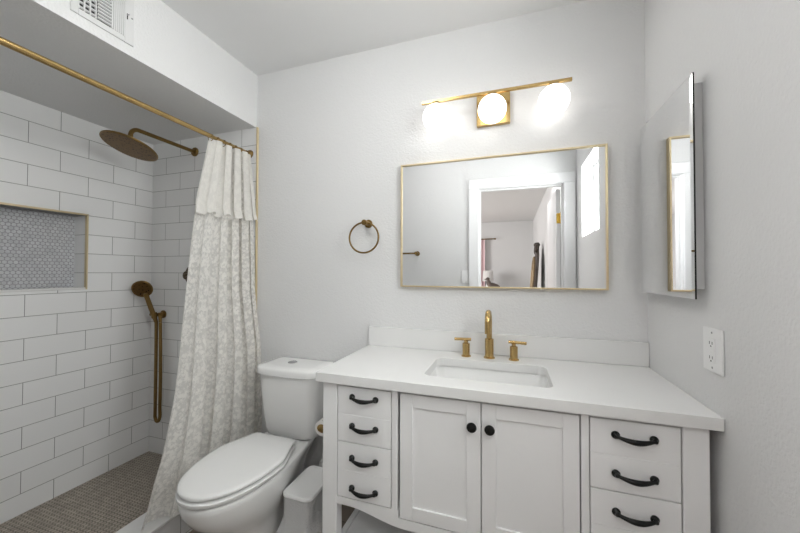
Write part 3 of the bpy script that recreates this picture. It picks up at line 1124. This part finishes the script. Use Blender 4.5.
bm = B(); lathe(bm, hc + nrm * .0092, nrm, [(0, 0), (0, .050), (.0012, .049), (.0014, 0)], 36)
obj('nozzle_plate', bm, NOZZLE, hd)
bm = B()
P = [tuple(a0)]
xa, xb = -2.226, -2.186
for i in range(1, 15):
    t = i / 14
    P.append((lerp(a0.x, xa, min(1, t * 3)), lerp(a0.y, 1.568, t), bz - .05 - .60 * t))
R2 = (xb - xa) / 2
for i in range(1, 9):
    a = PI * i / 8
    P.append((xa + .012 + (R2 - .004) - (R2 + .004) * math.cos(a) - .008, 1.569, bz - .65 - .05 * math.sin(a)))
for i in range(1, 15):
    t = i / 14
    P.append((lerp(xb, bx + .016, t) + .006 * math.sin(PI * t), lerp(1.569, by - .034, t), bz - .65 + .60 * t))
tube(bm, P, .0098, 12)
obj('hose', bm, DARK_BRASS, hs)

bm = B()
val = thing('shower_valve', 'dark brass shower valve handle half hidden behind the curtain', 'valve', (-1.955, YB - .008, 1.246))
lathe(bm, (-1.957, YB - .0085, 1.226), (0, -1, 0), [(0, 0), (0, .066), (.004, .066), (.008, .060), (.009, .03), (.035, .028), (.05, .026), (.052, 0)], 36)
obj('trim_plate', bm, BRONZE, val)
bm = B(); tube(bm, [(-1.957, YB - .05, 1.226), (-1.957, YB - .056, 1.226), (-1.91, YB - .062, 1.241), (-1.87, YB - .066, 1.251)], [.016, .014, .008, .006], 14)
obj('lever', bm, BRONZE, val)

# ------------------------------------------------------------------ curtain rod, rings, curtain
RX, RZ = -1.503, 1.967
rod = thing('curtain_rod', 'long brass shower curtain rod under the soffit', 'curtain rod', (RX, YB - .008, RZ))
bm = B(); tube(bm, [(RX, YN + .01, RZ), (RX, 1.335, RZ)], .0118, 18); obj('outer_tube', bm, BRASS, rod)
bm = B(); tube(bm, [(RX, 1.33, RZ), (RX, YB - .009, RZ)], .0095, 18); obj('inner_tube', bm, BRASS, rod)
for y, d in ((YB - .0083, -1), (YN + .0083, 1)):
    bm = B(); lathe(bm, (RX, y, RZ), (0, d, 0), [(0, 0), (0, .024), (.006, .024), (.016, .018), (.02, .0135), (.03, .0125)], 24)
    obj('flange', bm, DARK_BRASS, rod)

NF = 5.0




def interp(tab, z):
    """tab: descending z list of (z, value)"""
    for (z1, v1), (z0, v0) in zip(tab, tab[1:]):
        if z >= z0:
            return lerp(v0, v1, max(0, min(1, (z - z0) / (z1 - z0))))
    return tab[-1][1]


LEAD_Y = [(1.96, 1.312), (1.91, 1.306), (1.613, 1.255), (1.268, 1.213), (1.04, 1.186), (0.835, 1.161), (0.667, 1.133), (0.487, 1.089), (0.336, 1.043), (0.217, 1.018), (0.15, 0.998)]
LEAD_X = [(1.96, -1.503), (1.585, -1.508), (.84, -1.495), (.40, -1.475), (.15, -1.49)]
REAR_X = [(1.96, -1.500), (1.62, -1.478), (1.14, -1.455), (.82, -1.405), (.45, -1.392), (.15, -1.40)]


def curtain_pt(s, z, off=0.0, k=1.0, lead=0.0):
    yl, yr = interp(LEAD_Y, z) - lead, 1.588
    h = (1.96 - z) / 1.8
    # pleats close together near the wall, one broad panel towards the leading edge
    q = s + .13 * math.sin(2 * PI * s * .5) * (.4 + .6 * h)
    ph = 2 * PI * NF * q + .7 * math.sin(2.6 * h + 3 * s) + .5 * h
    amp = (.023 + .038 * h) * (.75 + .25 * math.sin(5 * s + 4 * h)) * k
    amp *= lerp(1.0, lerp(.75, .35, h), max(0, (s - .6) / .4)) * min(1, (1 - s) * 9 + .4) * min(1, s * 8 + .3)
    y = lerp(yr, yl, s) + .45 * amp * math.sin(2 * ph + .5) * min(1, (1 - s) * 9)
    w = math.sin(ph) + .28 * math.sin(2 * ph + .8)
    x = lerp(interp(REAR_X, z), interp(LEAD_X, z), s) + amp * w + .005 * math.sin(7 * h + 9 * s)
    return Vector((x + off, min(y, 1.600), z))


def cloth(z_of, nu, nv, off, k, uvs, lead=0.0):
    bm = B()
    uvl = bm.loops.layers.uv.new('UVMap')
    g = [[bm.verts.new(curtain_pt(i / nu, z_of(i / nu, j / nv), off(j / nv), k, lead * (j / nv) ** .7)) for j in range(nv + 1)] for i in range(nu + 1)]
    for i in range(nu):
        for j in range(nv):
            f = bm.faces.new((g[i][j], g[i + 1][j], g[i + 1][j + 1], g[i][j + 1]))
            for l, (a, b_) in zip(f.loops, ((i, j), (i + 1, j), (i + 1, j + 1), (i, j + 1))):
                l[uvl].uv = (a / nu * uvs[0], b_ / nv * uvs[1])
    return bm


cur = thing('shower_curtain', 'white lace shower curtain drawn back, hanging from the brass rod', 'curtain', (RX, 1.3, .15))
bm = cloth(lambda s, t: lerp(1.938, .146 + .012 * s * (1 - s), t), 220, 90, lambda t: 0, 1.0, (1.3, 1.8))
obj('lace_panel', bm, LACE, cur, smooth=80)
bm = cloth(lambda s, t: lerp(1.952, 1.550 + .007 * math.sin(26 * s) + .004 * math.sin(83 * s), t), 260, 40, lambda t: .008 + .016 * t + .008 * max(0, t - .9) / .1, 1.10, (1.3, .42), .022)
obj('lace_valance', bm, LACE_TOP, cur, smooth=80, label='double lace flounce across the top')
NR = 7
ring_words = ['nearest the wall', 'second from the wall', 'third from the wall', 'middle one of the seven', 'third from the leading edge', 'second from the leading edge', 'at the leading edge']
bm = B()
torus(bm, (0, 0, 0), .0175, .0017, (1, 0, 0), (0, 0, 1), 28, 8)
ring0 = obj('curtain_ring', bm, DARK_BRASS)
for i in range(NR):
    o = ring0 if i == 0 else ring0.copy()
    if i:
        COL.objects.link(o)
    o.location = (RX, 1.572 - i * (.245 / (NR - 1)), RZ - .0075)
    tag(o, 'thin brass ring on the curtain rod, ' + ring_words[i], 'curtain ring', 'rings of the shower curtain')

# ------------------------------------------------------------------ air vent on the soffit
ven = thing('air_vent', 'white metal air vent with louvres high on the soffit', 'vent', (XL, .815, 2.165))
vy0, vy1, vz0, vz1 = .713, .918, 2.166, 2.425
vx = XL
bm = B()
b_ = .022
box(bm, vx, vx + .006, vy0, vy0 + b_, vz0, vz1, .0015)
box(bm, vx, vx + .006, vy1 - b_ - .012, vy1, vz0, vz1, .0015)
box(bm, vx, vx + .006, vy0 + b_, vy1 - b_ - .012, vz0, vz0 + b_, .0015)
box(bm, vx, vx + .006, vy0 + b_, vy1 - b_ - .012, vz1 - b_, vz1, .0015)
obj('vent_frame', bm, VENTPAINT, ven)
iy0, iy1, iz0, iz1 = vy0 + b_, vy1 - b_ - .012, vz0 + b_, vz1 - b_
bm = B(); box(bm, vx + .0002, vx + .001, iy0, iy1, iz0, iz1); obj('duct_opening', bm, DUCT, ven, smooth=0)


def slat(bm, y0, y1, z0, z1, tilt):
    """one thin tilted blade; tilt moves its outer edge"""
    pts = [Vector((vx + .0012, y0, z0)), Vector((vx + .0012, y1, z0)), Vector((vx + .0012, y1, z1)), Vector((vx + .0012, y0, z1))]
    q = [p + Vector((.005, tilt[0], tilt[1])) for p in pts]
    loft(bm, [pts, q])


# three fields of blades, left to right
yA, yB_ = iy0 + .052, iy0 + .102
k = 12
for i in range(k):
    bm = B()
    z = iz0 + (iz1 - iz0) * (i + .5) / k
    slat(bm, iy0, yA, z - .0042, z - .0008, (0, .003)); obj('slat', bm, VENTPAINT, ven)
for j in range(4):
    bm = B(); y = iy0 + (yA - iy0) * j / 3.0
    box(bm, vx + .001, vx + .0068, y - .0022, y + .0022, iz0, iz1); obj('divider', bm, VENTPAINT, ven)
for i in range(16):
    bm = B()
    z = iz0 + .006 + (iz1 - iz0 - .01) * i / 16
    slat(bm, yA + .006, yB_, z, z + .0045, (0, .003)); obj('slat', bm, VENTPAINT, ven)
bm = B(); box(bm, vx + .001, vx + .0068, yB_, yB_ + .004, iz0, iz1); obj('divider', bm, VENTPAINT, ven)
for i in range(6):
    bm = B()
    y = yB_ + .005 + i * (iy1 - yB_ - .005) / 6
    slat(bm, y, y + .0042, iz0, iz1, (.0035, 0)); obj('slat', bm, VENTPAINT, ven)
bm = B(); box(bm, vx + .005, vx + .0065, vy1 - .028, vy1 - .024, 2.262, 2.285)
obj('lever_slot', bm, DARK, ven)
bm = B(); box(bm, vx + .006, vx + .016, vy1 - .0275, vy1 - .0245, 2.276, 2.281, .0006)
obj('damper_lever', bm, CHROME, ven)
for z in (vz0 + .03 + .08, vz1 - .03):
    bm = B(); lathe(bm, (vx + .0058, vy1 - .009, z), (1, 0, 0), [(0, 0), (0, .0035), (.0012, .003), (.0015, 0)], 12); obj('screw', bm, CHROME, ven)

# ------------------------------------------------------------------ near wall fittings seen in the mirror
tb = thing('towel_bar', 'brass towel bar on the near wall, seen in the mirror', 'towel bar', (-1.1, YN, 1.433))
bm = B(); tube(bm, [(-.862, YN + .06, 1.433), (-1.34, YN + .06, 1.433)], .0085, 16); obj('bar', bm, DARK_BRASS, tb)
for x in (-.868, -1.334):
    bm = B(); lathe(bm, (x, YN + .0005, 1.433), (0, 1, 0), [(0, 0), (0, .024), (.006, .024), (.009, .012), (.05, .012), (.054, .016), (.068, .016), (.07, 0)], 24)
    obj('wall_post', bm, DARK_BRASS, tb)
sw = thing('light_switch', 'white rocker light switch beside the door casing, seen in the mirror', 'light switch', (-.405, YN, 1.21))
bm = B(); box(bm, -.441, -.371, YN, YN + .006, 1.152, 1.268, .002); obj('cover_plate', bm, PLASTIC, sw)
bm = B(); box(bm, -.4225, -.3895, YN + .004, YN + .0085, 1.177, 1.243, .001); obj('rocker', bm, PLASTIC, sw)

# ------------------------------------------------------------------ bedroom things seen in the mirror through the doorway
dre = thing('dresser', 'low brown wooden dresser against the far bedroom wall', 'dresser', (-.55, BY + .28, 0))
bm = B(); box(bm, -1.0, .0, BY + .18, BY + .62, .08, .80, .004); box(bm, -1.02, .02, BY + .17, BY + .64, .80, .83, .004)
obj('dresser_body', bm, DRESSER, dre)
for x in (-.94, -.06):
    for y in (BY + .22, BY + .58):
        bm = B(); box(bm, x - .03, x + .03, y - .03, y + .03, 0, .08); obj('foot', bm, DRESSER, dre)
for i in range(3):
    bm = B(); box(bm, -.97, -.03, BY + .62, BY + .635, .10 + i * .23, .31 + i * .23, .003); d = obj('drawer', bm, DRESSER, dre)
    for x in (-.75, -.25):
        bm = B(); ball(bm, (x, BY + .648, .205 + i * .23), .016, 16); obj('knob', bm, BRASS, d)
tl_ = thing('table_lamp', 'white shaded table lamp on the bedroom dresser', 'table lamp', (-.50, BY + .34, .83))
bm = B(); lathe(bm, (-.50, BY + .34, .83), (0, 0, 1), [(0, 0), (0, .07), (.015, .07), (.03, .03), (.08, .05), (.14, .045), (.19, .015), (.23, .01)], 28); obj('lamp_base', bm, CERAMIC, tl_)
bm = B()
rings = [[Vector((-.50 + r * math.cos(2 * PI * k / 36), BY + .34 + r * math.sin(2 * PI * k / 36), z)) for k in range(36)] for r, z in ((.125, 1.05), (.11, 1.29), (.107, 1.29), (.122, 1.05), (.125, 1.05))]
loft(bm, rings, False, False); bmesh.ops.remove_doubles(bm, verts=bm.verts[:], dist=1e-5)
obj('lamp_shade', bm, LAMPSH, tl_)
# carved bird
bm = B()
bx_, by_ = -.40, BY + .53
tube(bm, [(bx_ + .17, by_, .93), (bx_ + .12, by_, .945), (bx_ + .04, by_, .945), (bx_ - .03, by_, .955), (bx_ - .065, by_, 1.0), (bx_ - .075, by_, 1.06), (bx_ - .085, by_, 1.085)],
     [.012, .04, .07, .075, .05, .038, .03], 16)
ball(bm, (bx_ - .09, by_, 1.10), .042, 20)
tube(bm, [(bx_ - .12, by_, 1.10), (bx_ - .165, by_, 1.088)], [.016, .005], 12)
tube(bm, [(bx_ + .01, by_, .90), (bx_ + .01, by_, .83)], [.035, .05], 16)
bird = obj('bird_figurine', bm, STATUE, smooth=60)
tag(bird, 'dark carved bird figurine on the bedroom dresser in front of the lamp', 'figurine')
# pink curtain at the far wall
pc = thing('bedroom_curtain', 'pale pink curtain hanging on the far bedroom wall', 'curtain', (-1.1, BY + .08, .1))
bm = B()
nu = 120
rings = []
for z in (2.03, 1.5, 1.0, .5, .06):
    rings.append([Vector((-1.85 + 1.27 * i / nu, BY + .09 + .03 * math.sin(i * .75) * (1 + .2 * (2 - z)), z)) for i in range(nu + 1)])
loft(bm, rings, False, False, closed=False)
obj('cloth', bm, PINK, pc, smooth=80)
bm = B(); tube(bm, [(-1.95, BY + .09, 2.045), (-.36, BY + .09, 2.045)], .012, 14); ball(bm, (-.35, BY + .09, 2.045), .022, 16)
obj('rod', bm, DARK_BRASS, pc)

# ornate standing mirror leaning on the bedroom wall
lm = thing('leaning_mirror', 'tall dark ornate framed mirror leaning on the bedroom wall', 'mirror', (.3, -2.6, 0))


def lean(p):
    """local (along y, height) outline on a plane that leans towards the right wall"""
    y, h, d = p
    return Vector((.30 + .135 * h / 1.72 - d, y, h))


bm = B()
outer = [(-.33, 0), (-.33, 1.35), (-.27, 1.52), (-.14, 1.60), (-.06, 1.71), (0, 1.74), (.06, 1.71), (.14, 1.60), (.27, 1.52), (.33, 1.35), (.33, 0)]
inn = [(-.2, .13), (-.2, 1.30), (-.17, 1.39), (-.10, 1.45), (-.05, 1.48), (0, 1.49), (.05, 1.48), (.10, 1.45), (.17, 1.39), (.2, 1.30), (.2, .13)]
YM = -2.6
ro = [[lean((YM + p[0], p[1], d)) for p in outer] for d in (0, .035)]
ri = [[lean((YM + p[0], p[1], d)) for p in inn] for d in (.05, .01)]
loft(bm, [ro[0], ro[1], ri[0], ri[1]], True, False)
obj('frame', bm, ORNATE, lm, smooth=30)
bm = B()
for i in range(len(inn) - 1):
    tube(bm, [lean((YM + inn[i][0], inn[i][1], .052)), lean((YM + inn[i + 1][0], inn[i + 1][1], .052))], .024, 10)
obj('inner_moulding', bm, ORNGOLD, lm)
bm = B()
ball(bm, lean((YM, 1.70, .03)), .05, 16, .8)
for s in (-1, 1):
    tube(bm, [lean((YM + s * .03, 1.70, .035)), lean((YM + s * .10, 1.68, .04)), lean((YM + s * .17, 1.60, .04)), lean((YM + s * .15, 1.56, .04))], [.02, .022, .018, .010], 10)
obj('crest', bm, ORNATE, lm)
bm = B()
vs = [bm.verts.new(lean((YM + p[0], p[1], .012))) for p in inn]
bm.faces.new(vs)
obj('mirror_glass', bm, MIRROR, lm, smooth=0)

for o in bpy.data.objects:
    if 'origin' in o:
        del o['origin']
